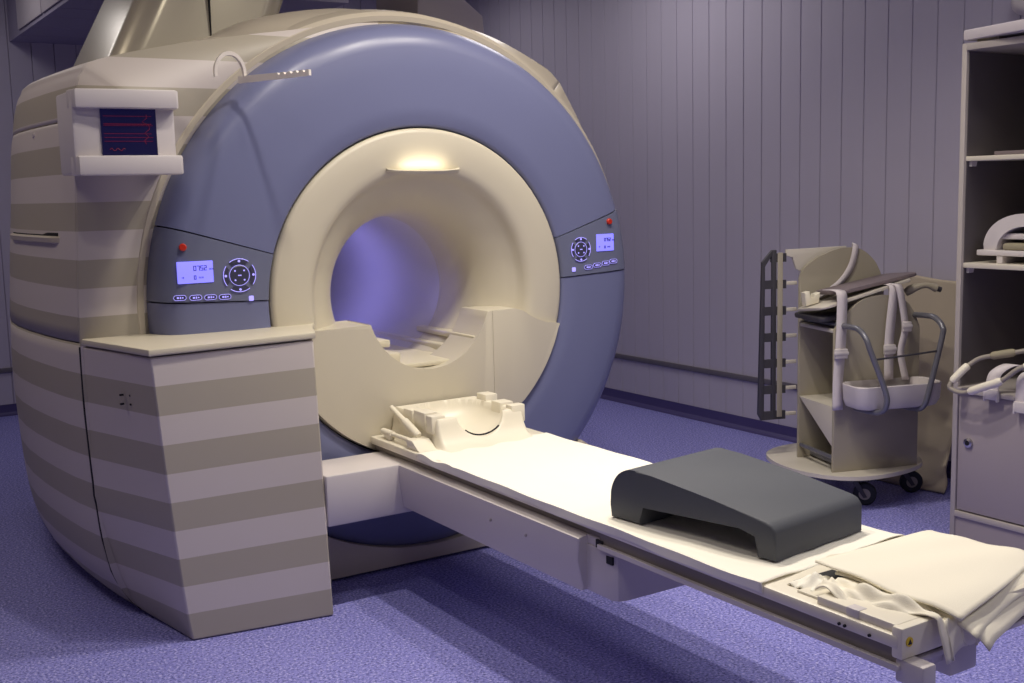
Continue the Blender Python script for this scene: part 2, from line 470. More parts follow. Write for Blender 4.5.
# status monitor on the left corner
mo = MB()
mo.box((-1.285, -.06, 1.545), (-.958, .16, 1.81), bev=.01)                      # body
mon = obj('status_monitor', mo, M['white'], mri)
bar = MB()
for (z0, z1, xl, xr) in ((1.752, 1.812, -1.288, -.952), (1.540, 1.602, -1.288, -.948)):
    f = [(xl, -.02), (xl+.012, -.088), (xl+.16, -.110), (xr-.01, -.104), (xr, -.09), (xr, -.02)]
    bar.prism(f, 'z', z0, z1, bev=.006)
obj('hood_bar', bar, M['white'], mon)
obj('screen', MB().box((-1.198, -.066, 1.604), (-1.022, -.058, 1.752)), M['navy'], mon)
tr = MB()
for z in (1.728, 1.702, 1.698, 1.672, 1.660, 1.648):
    tr.box((-1.19, -.0675, z), (-1.04+.01*random.random(), -.066, z+.0016 if z != 1.702 else z+.003))
zz = [(-1.054+.010*math.sin(k*2.3)+.006*math.sin(k*5.1), -.0672, 1.735-.012*k) for k in range(9)]
tr.tube(zz, .0012, 5)
zz = [(-1.175+.006*k, -.0672, 1.622+.005*math.sin(k*1.9)) for k in range(9)]
tr.tube(zz, .0014, 5)
obj('screen_traces', tr, M['trace'], mon)

# key pads on the two control panels
def yb(r): return lerp_prof([(a, b) for a, b in BP], r) - .004
def frame(x, z):
    r = math.hypot(x, z-ISO); e = .004
    sl = (yb(r+e)-yb(r-e))/(2*e)
    rad = Vector((x/r, 0, (z-ISO)/r)); tng = Vector((-(z-ISO)/r, 0, x/r))
    tr_ = (rad + Vector((0, sl, 0))).normalized()
    nrm = tng.cross(tr_).normalized()
    if nrm.y > 0: nrm = -nrm
    X = Vector((1, 0, 0)); X = (X - nrm*X.dot(nrm)).normalized(); Z = X.cross(-nrm)
    Z = -Z if Z.z < 0 else Z
    m = Matrix((( X.x, nrm.x, Z.x, x), (X.y, nrm.y, Z.y, yb(r)), (X.z, nrm.z, Z.z, z), (0,0,0,1)))
    return m
def pill(w, h, n=8):
    out = []
    for cx, s0 in ((w-h, -90), (-(w-h), 90)):
        for k in range(n+1):
            a = math.radians(s0+180*k/n); out.append((cx+h*math.cos(a), h*math.sin(a)))
    return out
def keypad(par, red, disp, nav, nr, small, ovals):
    T = frame(*red)
    b = MB(); b.tube([(0,-.004,0),(0,.008,0),(0,.011,0)], [.013,.013,.010], 18); b.xform(T)
    obj('emergency_button', b, M['red'], par)['label'] = 'small red round button'
    x0, x1, z0, z1 = disp
    T = frame((x0+x1)/2, (z0+z1)/2); w = (x1-x0)/2; h = (z1-z0)/2
    d = MB().box((-w,-.01,-h), (w,.003,h), bev=.002); d.xform(T)
    dd = obj('display', d, M['lcd'], par); dd['label'] = 'glowing violet-blue display'
    t = MB()
    segs = {'0':'abcdef','2':'abged','5':'afgcd','7':'abc','3':'abgcd'}
    def dig(ch, ox, oz, s):
        P = {'a':((0,2),(1,2)),'b':((1,1),(1,2)),'c':((1,0),(1,1)),'d':((0,0),(1,0)),'e':((0,0),(0,1)),'f':((0,1),(0,2)),'g':((0,1),(1,1))}
        for q in segs[ch]:
            (ax, az), (bx, bz) = P[q]
            t.box((ox+ax*s-.0012, .003, oz+az*s-.0012), (ox+bx*s+.0012, .0042, oz+bz*s+.0012))
    s = .0075 if w > .055 else .006
    for i, c in enumerate('0752'): dig(c, -.001+i*s*1.6-.005, .006, s)
    for i in range(2):
        for k in range(3): t.box((.046*w/.06+i*.009+k*.0028, .003, .006), (.046*w/.06+i*.009+k*.0028+.0011, .0042, .012))
    t.xform(T); obj('display_text', t, M['lcd_ink'], par)
    t = MB()
    t.box((-w*.8, .003, -.018), (-w*.66, .0042, -.016)); t.box((-w*.72, .003, -.021), (-w*.70, .0042, -.013))
    t.xform(T); obj('display_text', t, M['lcd_ink'], par)
    t = MB()
    dig('0', -.006, -.024, s*.8)
    for i in range(2):
        for k in range(3): t.box((.010+i*.009+k*.0028, .003, -.022), (.010+i*.009+k*.0028+.0011, .0042, -.016))
    t.xform(T); obj('display_text', t, M['lcd_ink'], par)
    # navigation pad: centre disc and four crescents
    T = frame(*nav)
    g = MB(); g.mi = 0
    g.tube([(0,-.004,0),(0,.003,0),(0,.005,0)], [nr*.60, nr*.60, nr*.55], 32)
    g.mi = 1
    g.tube([(nr*.62*math.cos(2*PI*k/40), .003, nr*.62*math.sin(2*PI*k/40)) for k in range(40)], .0009, 6, closed=True)
    for a in range(4):
        aa = a*PI/2+PI/4; g.cyl((nr*.4*math.cos(aa), .003, nr*.4*math.sin(aa)), (nr*.4*math.cos(aa), .0062, nr*.4*math.sin(aa)), .0032, 8)
    g.box((-.006,.003,-.0018), (.006,.0064,.0018))
    g.xform(T); obj('navigation_pad', g, [M['key'], M['led']], par)
    for a in range(4):
        b = MB(); c0 = a*PI/2; pts = []; out = []
        for k in range(13):
            q = c0 + math.radians(-36+72*k/12); pts.append((nr*1.0*math.cos(q), nr*1.0*math.sin(q)))
        for k in range(13):
            q = c0 + math.radians(30-60*k/12); pts.append((nr*.72*math.cos(q), nr*.72*math.sin(q)))
        b.mi = 0; b.prism(pts, 'y', -.004, .004)
        b.mi = 1; b.tube([(p[0], .004, p[1]) for p in pts[:13]], .0013, 6)
        b.cyl((nr*.86*math.cos(c0), .003, nr*.86*math.sin(c0)), (nr*.86*math.cos(c0), .006, nr*.86*math.sin(c0)), .0045, 8)
        b.xform(T); obj('arrow_button', b, [M['key'], M['led']], par)
    for (x, z) in ovals:
        T = frame(x, z); b = MB(); pw, ph = .021, .0085
        b.mi = 0; b.prism(pill(pw, ph), 'y', -.004, .003)
        b.mi = 1; b.tube([(p[0], .003, p[1]) for p in pill(pw, ph)], .0009, 6, closed=True)
        b.box((-.010,.002,-.003), (-.003,.0048,.003)); b.box((.000,.002,-.0035), (.004,.0048,.0035)); b.box((.007,.002,-.002), (.012,.0048,.002))
        b.xform(T); obj('function_button', b, [M['key'], M['led']], par)
    T = frame(*small); b = MB(); b.box((-.009,-.004,-.009), (.009,.004,.009), bev=.003)
    b.xform(T); obj('lamp_button', b, M['led'], par)
keypad(conL, (-.939,1.294), (-.964,-.842,1.170,1.245), (-.750,1.188), .058, (-.711,1.104), [(-.960,1.122),(-.908,1.120),(-.857,1.118),(-.806,1.116)])
keypad(conR, (.889,1.318), (.818,.913,1.194,1.266), (.733,1.207), .050, (.697,1.124), [(.772,1.130),(.819,1.136),(.866,1.142),(.908,1.148)])

# hook bracket: clear half-ring and a notched arm sticking out
hk = MB()
loop = [(-.80+.046*math.cos(a)+.046, -.02-.0*a, 1.885+.055*math.sin(a)) for a in [PI*k/18 for k in range(19)]]
rows = []
for k in range(25):
    a = PI*1.12*k/24 - .2
    c = Vector((-.752, 0, 1.88)); rr = .046
    rows.append([(c.x+(rr+d)*math.cos(a), yy, c.z+(rr+d)*1.3*math.sin(a)) for d, yy in ((0,-.045),(.010,-.045),(.010,-.025),(0,-.025))])
hk.loft(rows)
hook = obj('cable_hook', hk, M['clear'], mri)
arm = MB()
a0 = Vector((-.715, -.02, 1.86)); a1 = Vector((-.576, -.31, 1.862)); d = (a1-a0).normalized(); n_ = Vector((-d.y, d.x, 0))
Tm = Matrix(((d.x, n_.x, 0, a0.x), (d.y, n_.y, 0, a0.y), (d.z, n_.z, 1, a0.z), (0,0,0,1)))
Ln = (a1-a0).length
pr = [(0,-.012),(Ln,-.010),(Ln,.010)]
for k in range(5):
    q = Ln-.012-k*.028; pr += [(q, .010), (q-.005, .003), (q-.011, .003), (q-.016, .010)]
pr += [(0,.012)]
arm.prism([(p[0], p[1]) for p in pr], 'y', -.006, .006); arm.xform(Tm)
obj('notched_arm', arm, M['clear'], hook)

# turret cover and rear box on top
def rrect(x0, x1, y0, y1, r, z, n=6):
    out = []
    for cx, cy, s0 in ((x1-r, y0+r, -90), (x1-r, y1-r, 0), (x0+r, y1-r, 90), (x0+r, y0+r, 180)):
        for k in range(n+1):
            a = math.radians(s0+90*k/n); out.append((cx+r*math.cos(a), cy+r*math.sin(a), z))
    return out
tu = MB().loft([rrect(-1.005+.52*(z-1.95), -.38+.42*(z-1.95), .58+.1*(z-1.95), 1.45, .11, z, 10) for z in (1.93, 2.0, 2.2, 2.5, 2.8, 3.0)])
turret = obj('turret_cover', tu, M['steel'], mri)
obj('rear_box', MB().prism([(.53,2.05),(.93,2.05),(.905,2.31),(.68,2.47),(.55,2.47)], 'y', 1.0, 1.45, bev=.01), M['white'], mri)
sm = MB()
sm.box((-.628, .585, 2.04), (-.622, .62, 2.9))
obj('seam', MB().prism([(-.602,2.03),(-.5995,2.03),(-.5895,2.9),(-.592,2.9)], 'y', .584, .62), M['dark'], turret)

# ------------------------------------------------------------------ patient table
tab = thing('patient_table', 'long low cream patient table sliding out of the scanner bore', 'table', (0, -.9, 0))
pb = MB().prism([(-.288,.337),(.25,.337),(.262,.42),(.262,.478),(.235,.498),(-.268,.498),(-.302,.492),(-.302,.428)], 'y', -1.392, -.20, bev=.006)
pb.box((-.583, -.302, .312), (.20, -.06, .4945), bev=.008)
beam = obj('support_beam', pb, M['white'], tab)
for y in (-.93, -1.13): obj('screw', MB().cyl((-.298, y, .437), (-.3065, y, .437), .0045, 12), M['chrome'], beam)
eb = MB().prism([(-.272,-1.36),(-.272,-1.505),(-.262,-1.522),(-.24,-1.53),(.225,-1.53),(.24,-1.52),(.24,-1.36)], 'z', .336, .474, bev=.006)
end = obj('end_housing', eb, M['white'], tab)
obj('end_top', MB().box((-.268, -1.50, .470), (.235, -1.37, .4985), bev=.004), M['white'], end)
obj('slot', MB().box((-.2735, -1.468, .4735), (-.262, -1.437, .4965)), M['dark'], end)
obj('slot', MB().box((-.2745, -1.512, .440), (-.266, -1.485, .462)), M['dark'], end)
tt = MB().box((-.282, -2.46, .520), (.272, -.028, .550), bev=.008)
top = obj('tabletop', tt, M['ivory'], tab)
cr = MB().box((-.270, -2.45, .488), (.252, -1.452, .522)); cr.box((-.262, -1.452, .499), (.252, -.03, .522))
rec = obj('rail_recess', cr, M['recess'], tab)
cl = MB().prism([(-.282,.475),(.272,.475),(.272,.488),(-.282,.488)], 'y', -2.46, -1.452, bev=.004)
obj('carriage_rail', cl, M['white'], tab)
tl = MB().box((-.270, -2.45, .548), (-.17, -2.235, .568), bev=.003)
tl.box((-.279, -2.468, .500), (.268, -2.44, .568), bev=.006)
tl.box((-.252, -2.235, .548), (-.17, -2.16, .556), bev=.003)
tail = obj('tail_cover', tl, M['ivory'], tab)
nt_ = MB().box((-.2725, -2.352, .5495), (-.245, -2.318, .5695), bev=.002)
obj('latch', nt_, M['white'], tail)
for y in (-2.31, -2.325, -2.39): obj('screw_hole', MB().cyl((-.281, y, .531), (-.286, y, .531), .0035, 10), M['dark'], tail)
st = MB(); st.mi = 0; st.cyl((-.258,-2.467,.537), (-.258,-2.4705,.537), .010, 20)
st.mi = 1; st.prism([(-.264,.532),(-.252,.532),(-.258,.543)], 'y', -2.4715, -2.470)
obj('warning_sticker', st, [M['yellow'], M['black']], tail)['label'] = 'small yellow warning sticker'
bk = MB().box((-.272, -2.515, .450), (-.230, -2.445, .50), bev=.006)
obj('bracket', bk, M['white'], tab)
bk = MB().box((-.125, -2.47, .427), (-.035, -2.38, .50), bev=.006); bk.box((-.16, -2.45, .455), (-.12, -2.40, .50), bev=.004)
obj('bracket', bk, M['white'], tab)
obj('hollow', MB().box((-.205, -2.185, .5495), (-.075, -2.105, .5515)), M['dark'], top)

# head cradle on the table
hc = thing('head_cradle', 'ivory moulded head cradle with clamp rods on the scanner table', 'head cradle', (0, -.2, .55))
def cradle(u, v):
    x = -.215 + .43*u; y = -.475 + .452*v
    # outer block
    zt = .652
    yy = y + .375
    block = zt if yy > 0 else .5495 + (zt-.5495)*math.exp(yy/.027)
    side = 1-sstep(.176, .20, abs(x)) if x > 0 else 1-sstep(.176, .196, abs(x))
    z = .551 + (block-.551)*side
    back = 1-sstep(-.040, -.026, y)
    z = .551 + (z-.551)*back
    # hollow: half cylinder with a rounded far end
    ins = sstep(.0, .05, yy); R = .098 + .050*ins
    ye = y + .165
    q = x*x + (ye*ye*1.6 if ye > 0 else 0)
    dep = math.sqrt(max(0, R*R-q)) * (.80-.15*ins)
    if yy < 0:
        dep *= 1
    hol = zt + .002 - dep
    if q < R*R: z = min(z, max(hol, .5565))
    return (x, y, z)
cb = MB().grid(96, 110, cradle)
cr_o = obj('cradle_shell', cb, M['ivory'], hc, angle=50)
for a, b in (((-.196,-.365,.60), (-.140,-.320,.664)), ((-.190,-.300,.60), (-.136,-.215,.667)), ((-.184,-.190,.60), (-.136,-.125,.660)),
             ((.136,-.378,.60), (.196,-.335,.666)), ((.140,-.29,.60), (.200,-.225,.664)), ((.15,-.17,.60), (.205,-.10,.676))):
    obj('side_block', MB().box(a, b, bev=.004), M['ivory'], cr_o)
sl = MB(); sl.tube([(.098*math.cos(a), -.388, .656+.80*.098*math.sin(a)) for a in [PI*1.24+PI*.52*k/16 for k in range(17)]], .0035, 8)
obj('slit', sl, M['dark'], cr_o)
rd = MB(); rd.tube([(-.196,-.05,.652),(-.212,-.20,.618)], .010, 14); rd.tube([(-.210,-.185,.622),(-.222,-.305,.592),(-.222,-.311,.590)], [.0145,.0145,.009], 14)
rd.box((-.226,-.275,.551), (-.208,-.235,.60), bev=.003)
obj('clamp_rod', rd, M['ivory'], hc)
rd = MB(); rd.tube([(-.252,-.10,.574),(-.252,-.34,.577)], .008, 12); rd.tube([(-.252,-.085,.574),(-.252,-.165,.575)], .0125, 12); rd.box((-.262,-.16,.551), (-.242,-.11,.57), bev=.003)
rd.prism([(-.40,.5505),(-.30,.5505),(-.30,.584),(-.345,.584),(-.37,.566)], 'x', -.268, -.196, bev=.003)
obj('clamp_foot', rd, M['ivory'], hc)

# white sheet over the tabletop
def sheet(u, v):
    y = -.415 - 1.66*v
    z = .5535 + .0012*math.sin(9*y+30*u) + .001*math.sin(23*y-8*u)
    wav = .0022*math.sin(11*y)+.0015*math.sin(27*y+1)
    if u < .1:                                   # hem hanging over the near edge
        t = u/.1; x = -.286 + .002*math.sin(15*y)*(1-t); z = .529 + wav + t*(.0235-wav)
    elif u < .14: t = (u-.1)/.04; x = -.286 + .010*t; z += .001*t
    elif u < .94: x = -.276 + .538*(u-.14)/.80
    else:
        t = (u-.94)/.06; x = .262 + .013*t; z -= .014*t*t
    if v > .96:
        t = (v-.96)/.04; z += .004*math.sin(u*9)*t; y -= .012*math.sin(u*5+1)*t - .03*u*t
    if u < .2 and .01 < v < .16: z += .004*math.sin(38*y)*math.sin(PI*min(1, u/.2))
    return (x, y, z)
tag(obj('bed_sheet', MB().grid(60, 130, sheet), M['sheet'], solid=.0025, loc=(0,-1.2,.55), angle=60), 'bright white linen sheet spread flat along the scanner table', 'sheet')

# foam knee wedge
kw = thing('foam_wedge', 'charcoal grey foam knee wedge resting on the white sheet', 'cushion', (-.156, -2.0, .556), math.radians(7.6))
prof = [(0,0),(.055,0),(.055,.058),(.11,.062),(.44,.056),(.44,0),(.555,0),(.555,.035)]
prof += [(p.x, p.y) for p in catmull([(.555,.045,0),(.55,.085,0),(.53,.120,0),(.495,.142,0),(.455,.147,0)], 6)]
prof += [(.40,.142),(.20,.119),(.03,.094),(.012,.087),(0,.070)]
w = MB(); w.prism(prof, 'x', 0, .372, bev=.007, seg=3)
obj('foam_body', w, M['foam'], kw, local=True, angle=40)

# folded linen at the foot end
def fold_sheet(name, label, poly, z, th, droop, m, seed, n=34):
    rnd = random.Random(seed); a, b, c, d = [Vector(p) for p in poly]   # a near-left-back, b right-back, c right-front, d left-front
    ph = [rnd.random()*6 for _ in range(6)]
    def fn(u, v):
        p = (a*(1-u)+b*u)*(1-v) + (d*(1-u)+c*u)*v
        e = v
        x, y = p.x, p.y
        x += .006*math.sin(5*v+ph[0])*(1-u)*v; y += .008*math.sin(5*u+ph[1])*v
        zz = z + .0025*math.sin(7*u+4*v+ph[2]) + .002*math.sin(13*v-6*u+ph[3])
        dr = max(0, (v-.80)/.20)**2*droop + max(0, (.10-u)/.10)**2*droop*.35*sstep(.25,.8,v) + max(0,(u-.9)/.1)**2*droop*.3
        zz -= dr
        return (x, y, zz)
    o = obj(name, MB().grid(n, n, fn), m, solid=th, loc=(.05,-2.3,z), angle=60)
    return tag(o, label, 'linen')
fold_sheet('folded_sheet', 'lowest layer of folded cream linen hanging over the table foot end', [(-.13,-2.19),(.262,-2.15),(.318,-2.45),(-.135,-2.562)], .567, .004, .036, M['linen'], 1)
fold_sheet('folded_sheet', 'middle layer of folded cream linen showing as a rim under the top one', [(-.145,-2.175),(.262,-2.14),(.312,-2.43),(-.150,-2.548)], .577, .005, .022, M['linen'], 2)
fold_sheet('folded_sheet', 'topmost smooth folded cream sheet at the table foot end', [(-.155,-2.125),(.262,-2.125),(.300,-2.40),(-.165,-2.520)], .594, .005, .010, M['linen'], 3)
def crumple(u, v):
    y = -2.205-.36*v
    x = -.255 + .12*u + .07*v + .012*math.sin(9*v+2)
    z = .566 + .020*math.sin(PI*u)*(1-.5*v) + .010*math.sin(8*u+11*v) + .006*math.sin(19*v-7*u) + .004*math.sin(31*u+23*v)
    z = min(max(z, .5645), .5645 + .030*(1-u) + .004) if u > .5 else max(z, .5645)
    if v > .78:
        t = (v-.78)/.22; z -= t*t*.075*(1-.3*u); y += .05*t
        x += .012*math.sin(20*u)*t
    return (x, y, z)
tag(obj('crumpled_cloth', MB().grid(34, 60, crumple), M['linen'], solid=.003, loc=(-.2,-2.3,.56), angle=70), 'crumpled cream cloth bunched beside the folded linen, its end hanging down', 'cloth')
def lump(u, v):
    x = -.235 + .10*u; y = -2.115 - .085*v
    return (x, y, .553 + .020*math.sin(PI*u)*math.sin(PI*v)+.006*math.sin(12*u+5*v)*math.sin(PI*u)*math.sin(PI*v)+.004*math.sin(17*v))
tag(obj('tissue', MB().grid(20, 18, lump), M['sheet'], solid=.003, loc=(-.19,-2.16,.553), angle=70), 'small crumpled white tissue in the gap behind the wedge cushion', 'tissue')

# ------------------------------------------------------------------ coil trolley
tro = thing('coil_trolley', 'cream wheeled storage trolley with rounded side panels by the panelled wall', 'trolley', (1.785, -.46, 0), math.radians(-18))
Lc = dict(local=True)
out = [(p.x, p.y) for p in catmull([(-.12,.10,0),(-.142,.28,0),(-.085,.47,0),(.08,.58,0),(.30,.575,0),(.47,.44,0),(.535,.24,0),(.52,.10,0),(.43,-.01,0),(.25,-.09,0),(.08,-.105,0),(-.04,-.04,0)], 6, closed=True)]
obj('base_board', MB().prism(out, 'z', .150, .168, bev=.004), M['board_edge'], tro, **Lc)
def panel_prof(pts, bottom=.168):
    c = catmull([(a, b, 0) for a, b in pts], 6)
    return [(pts[0][0], bottom)] + [(p.x, p.y) for p in c] + [(pts[-1][0], bottom)]
nearp = panel_prof([(0,.812),(.045,.862),(.085,.905),(.14,.943),(.22,.957),(.30,.950),(.36,.922),(.40,.87),(.43,.80)])
farp = panel_prof([(0,1.012),(.02,1.062),(.06,1.095),(.11,1.122),(.21,1.153),(.31,1.148),(.38,1.10),(.42,1.04),(.445,.97)])
pn = obj('side_panel', MB().prism(nearp, 'y', 0, .018, bev=.004), M['board'], tro, **Lc)
pf = obj('side_panel', MB().prism(farp, 'y', .314, .332, bev=.004), M['board'], tro, **Lc)
obj('back_panel', MB().box((.405,.016,.168), (.42,.316,.86)), M['board'], tro, **Lc)
obj('shelf', MB().box((.002,.017,.797), (.41,.315,.814), bev=.003), M['board_edge'], tro, **Lc)
obj('shelf', MB().box((.012,.017,.455), (.41,.315,.466), bev=.003), M['board_edge'], tro, **Lc)
obj('front_flap', MB().prism([(.315,.466),(.017,.466),(.017,.285)], 'x', .001, .012, bev=.002), M['board_edge'], tro, **Lc)
obj('bottom_rail', MB().box((.004,.017,.222), (.02,.315,.240), bev=.004).box((.06,.017,.178), (.075,.315,.196), bev=.003), M['grey_tube'], tro, **Lc)
# casters
def caster(x, y, a):
    c = MB(); c.turn([(.026,.118),(.026,.150)], (x, y, 0), 16)
    ca, sa = math.cos(a), math.sin(a); ox, oy = x+.022*ca, y+.022*sa
    Tm = Matrix(((ca,-sa,0,ox),(sa,ca,0,oy),(0,0,1,0),(0,0,0,1)))
    f = MB()
    for s in (-1, 1): f.prism([(-.035,.122),(.012,.040),(-.004,.036),(-.05,.10),(-.05,.122)], 'y', s*.020-.002, s*.020+.002)
    f.box((-.05,-.022,.112), (.02,.022,.124)); f.xform(Tm)
    fo = obj('caster', f, M['dark_plastic'], tro, **Lc)
    w = MB(); w.mi = 0
    def ringp(r, y): return [(r*math.cos(2*PI*k/28), y, .052+r*math.sin(2*PI*k/28)) for k in range(28)]
    w.loft([ringp(.046,-.015), ringp(.052,-.010), ringp(.052,.010), ringp(.046,.015)])
    w.mi = 1; w.loft([ringp(.026,-.0165), ringp(.026,.0165)])
    w.xform(Tm); obj('wheel', w, [M['rubber'], M['cable']], fo, **Lc)
for x, y, a in ((.155,.03,-.6),(.47,.140,-.3),(.05,.42,2.8),(.33,.50,1.2)): caster(x, y, a)
# moulded tray held by two bent tubes
def tray_ring(z, g, n=8):
    return [(p[0], p[1], z) for p in [(q[0], q[1]) for q in rrect(.012+g, .438-g, -.188+g*.8, -.012, .05, 0, n)]]
ty = MB().loft([tray_ring(.474,.035), tray_ring(.482,.016), tray_ring(.51,.004), tray_ring(.578,0), tray_ring(.582,.003), tray_ring(.578,.010), tray_ring(.515,.018), tray_ring(.492,.045)])
obj('tray', ty, M['white'], tro, **Lc)
t1 = catmull([(.03,.31,.828),(.03,.10,.832),(.03,-.08,.834),(.032,-.145,.828),(.036,-.192,.795),(.048,-.208,.745),(.106,-.232,.575),(.116,-.232,.515),(.112,-.205,.478),(.10,-.15,.464),(.09,-.03,.462)], 6)
t2 = catmull([(.40,.016,.860),(.40,-.085,.866),(.402,-.150,.862),(.404,-.198,.828),(.398,-.205,.78),(.345,-.196,.545),(.335,-.180,.485),(.325,-.14,.462),(.31,-.02,.46)], 6)
fr_ = MB().tube(t1, .0125, 14).tube(t2, .0125, 14)
fr_o = obj('tube_frame', fr_, M['grey_tube'], tro, **Lc)
obj('cross_bar', MB().tube([(.062,-.212,.705),(.385,-.204,.725)], .0045, 10), M['dark_plastic'], fr_o, **Lc)

def loc2w(p):
    a = math.radians(-18); return (1.785+p[0]*math.cos(a)-p[1]*math.sin(a), -.46+p[0]*math.sin(a)+p[1]*math.cos(a), p[2])
def on_trolley(name, label, cat, p, group=None):
    return thing(name, label, cat, loc2w(p), math.radians(-18), group)
# lattice rack hung on the far side
rk = on_trolley('lattice_rack', 'dark grey ladder-like plastic rack with square holes, left of the trolley', 'rack', (-.12,.35,.355))
X0 = .12; Z0 = .355; 
lf = MB()
Hh = .80
op = [(-.195+X0,.03),(-.178+X0,0),(-.06+X0,.0),(-.06+X0,Hh),(-.128+X0,Hh),(-.178+X0,Hh-.07)]
lf.prism([(-.195+X0,.03),(-.178+X0,0),(-.165+X0,.02),(-.165+X0,Hh-.075),(-.125+X0,Hh-.022),(-.128+X0,Hh),(-.178+X0,Hh-.055)], 'y', -.008, .008, bev=.002)
lf.box((-.126+X0,-.008,0), (-.104+X0,.008,Hh), bev=.002)
for k in range(7):
    z = .012 + k*(Hh-.05)/6.05
    lf.box((-.18+X0 if k < 6 else -.13+X0,-.0075,z-.012 if k else 0), (-.054+X0,.0075,z+.028))
obj('lattice_frame', lf, M['dark_plastic'], rk, **Lc)
obj('cover_strip', MB().box((-.101+X0,-.013,.012), (-.074+X0,-.0085,Hh-.012), bev=.002), M['board'], rk, **Lc)
for k in range(6):
    z = .012 + k*(Hh-.05)/6.05; obj('cross_arm', MB().box((-.056+X0,-.006,z+.002), (.004+X0,.006,z+.020), bev=.003), M['board_edge'], rk, **Lc)
am = MB()
am.prism([(-.055+X0,Hh-.03),(-.055+X0,Hh),(.26+X0,Hh+.006),(.22+X0,Hh-.13),(.03+X0,Hh-.11),(-.005+X0,Hh-.09),(-.02+X0,Hh-.035)], 'y', -.006, .006, bev=.002)
obj('top_arm', am, M['board_edge'], rk, **Lc)

# coil boards lying tilted on the trolley
def slab(name, label, p0, ln, wd, th, tilt, m, yaw=0, pitch=0):
    t = on_trolley(name, label, 'coil pad', p0); t.rotation_euler = (math.radians(pitch), -math.radians(tilt), math.radians(-18+yaw))
    o = obj('pad_body', MB().prism([(a, b) for a, b, _ in rrect(0, ln, 0, wd, .03, 0, 5)], 'z', 0, th, bev=min(.006, th*.4)), m, t, **Lc)
    return t
slab('coil_pad', 'dark grey flat coil pad, lowest on the trolley top', (-.05,.03,.846), .32, .26, .020, 5, M['dark_plastic'])
slab('coil_pad', 'thin cream coil pad tilted across the trolley top', (-.055,.0,.905), .46, .27, .012, 14, M['board_edge'], pitch=-7)
slab('coil_pad', 'greyish brown coil pad lying topmost on the trolley, by the rounded panel', (.055,.02,.968), .40, .25, .016, 9.5, M['wine'], yaw=3, pitch=-5)
cp = on_trolley('foam_clip', 'small cream block wedged between the pads on the trolley', 'block', (-.01,.20,.905))
obj('block_body', MB().prism([(-.03,0),(.035,.012),(.04,.06),(.014,.052),(.010,.034),(-.01,.03),(-.012,.066),(-.038,.06)], 'y', -.02, .02, bev=.003), M['ivory'], cp, **Lc)
hd = on_trolley('coil_grip', 'small cream coil grip with dark tip at the right end of the pads', 'grip', (.42,.04,.955))
obj('grip_body', MB().tube(catmull([(-.03,.02,.0),(.0,.0,.022),(.05,-.02,.034),(.095,-.03,.02)], 6), [.016+.004*math.sin(k*.4) for k in range(19)], 12), M['board'], hd, **Lc)
obj('tip', MB().tube([(.088,-.028,.022),(.115,-.036,.012)], .012, 12), M['dark_plastic'], hd, **Lc)

# webbing straps
def strap(name, label, pts, w, buckle=None, wdir=(1,0,0), p0=(0,0,0), grp=None, end=None):
    root = on_trolley(name, label, 'strap', p0, grp)
    P = catmull([Vector(p)-Vector(p0) for p in pts], 6); wd = Vector(wdir)*w/2
    rows = [[p-wd, p+wd] for p in P]
    obj('webbing', MB().loft(rows, closed=False), M['webbing'], root, local=True, solid=.003, angle=60)
    if buckle is not None:
        c = Vector(buckle)-Vector(p0)
        b = MB().box((c.x-w*.62, c.y-.010, c.z-.022), (c.x+w*.62, c.y+.006, c.z+.022), bev=.004)
        b.box((c.x-w*.7, c.y-.012, c.z-.006), (c.x+w*.7, c.y-.004, c.z+.010), bev=.003)
        obj('buckle', b, M['white'], root, **Lc)
    return root
strap('strap', 'white webbing strap hanging down the front corner of the trolley', [(.02,.10,.985),(.022,.03,.988),(.024,-.012,.975),(.022,-.022,.90),(.014,-.026,.72),(.006,-.024,.60),(.004,-.026,.458)], .050, (.014,-.028,.71), p0=(.02,-.02,.46))
strap('strap', 'white webbing strap hanging over the trolley middle, into the tray', [(.285,.08,1.000),(.285,.01,1.002),(.283,-.016,.985),(.272,-.022,.90),(.258,-.024,.75),(.255,-.03,.58)], .046, (.258,-.026,.715), p0=(.27,-.02,.58))
strap('strap', 'narrow white strap twisted with a knot, right of the middle strap', [(.292,.06,1.004),(.297,-.005,1.005),(.302,-.030,.985),(.318,-.034,.90),(.33,-.036,.80),(.31,-.036,.70),(.335,-.04,.575)], .034, (.335,-.038,.815), p0=(.31,-.03,.575))
strap('strap', 'pale strap running over the rounded back panel of the trolley', [(.30,.345,1.145),(.292,.325,1.172),(.285,.306,1.150),(.262,.304,1.07),(.215,.304,1.005),(.15,.302,.96),(.09,.30,.93)], .032, None, p0=(.2,.31,.93), wdir=(.92,0,-.38))

# tan canvas mat leaning on the wall
def canvas(u, v):
    y = -.05 - .42*u; z = .004 + .99*v
    x = XR-.034-.010*math.sin(3*u)*(1-v)
    s = max(0, 1-v/.42)
    x -= .30*s**1.9 + .020*s*math.sin(26*v+4*u) + .010*s*math.sin(51*v-3*u)
    y -= .07*s*s + .14*s**2*u*.5
    z += .005*math.sin(6*u)*v - .018*u*v
    return (x, y, z)
tag(obj('canvas_mat', MB().grid(26, 70, canvas), M['canvas'], solid=.012, loc=(XR-.05,-.25,0), angle=60), 'tan canvas mat leaning on the wall behind the trolley, rumpled at its foot', 'mat')

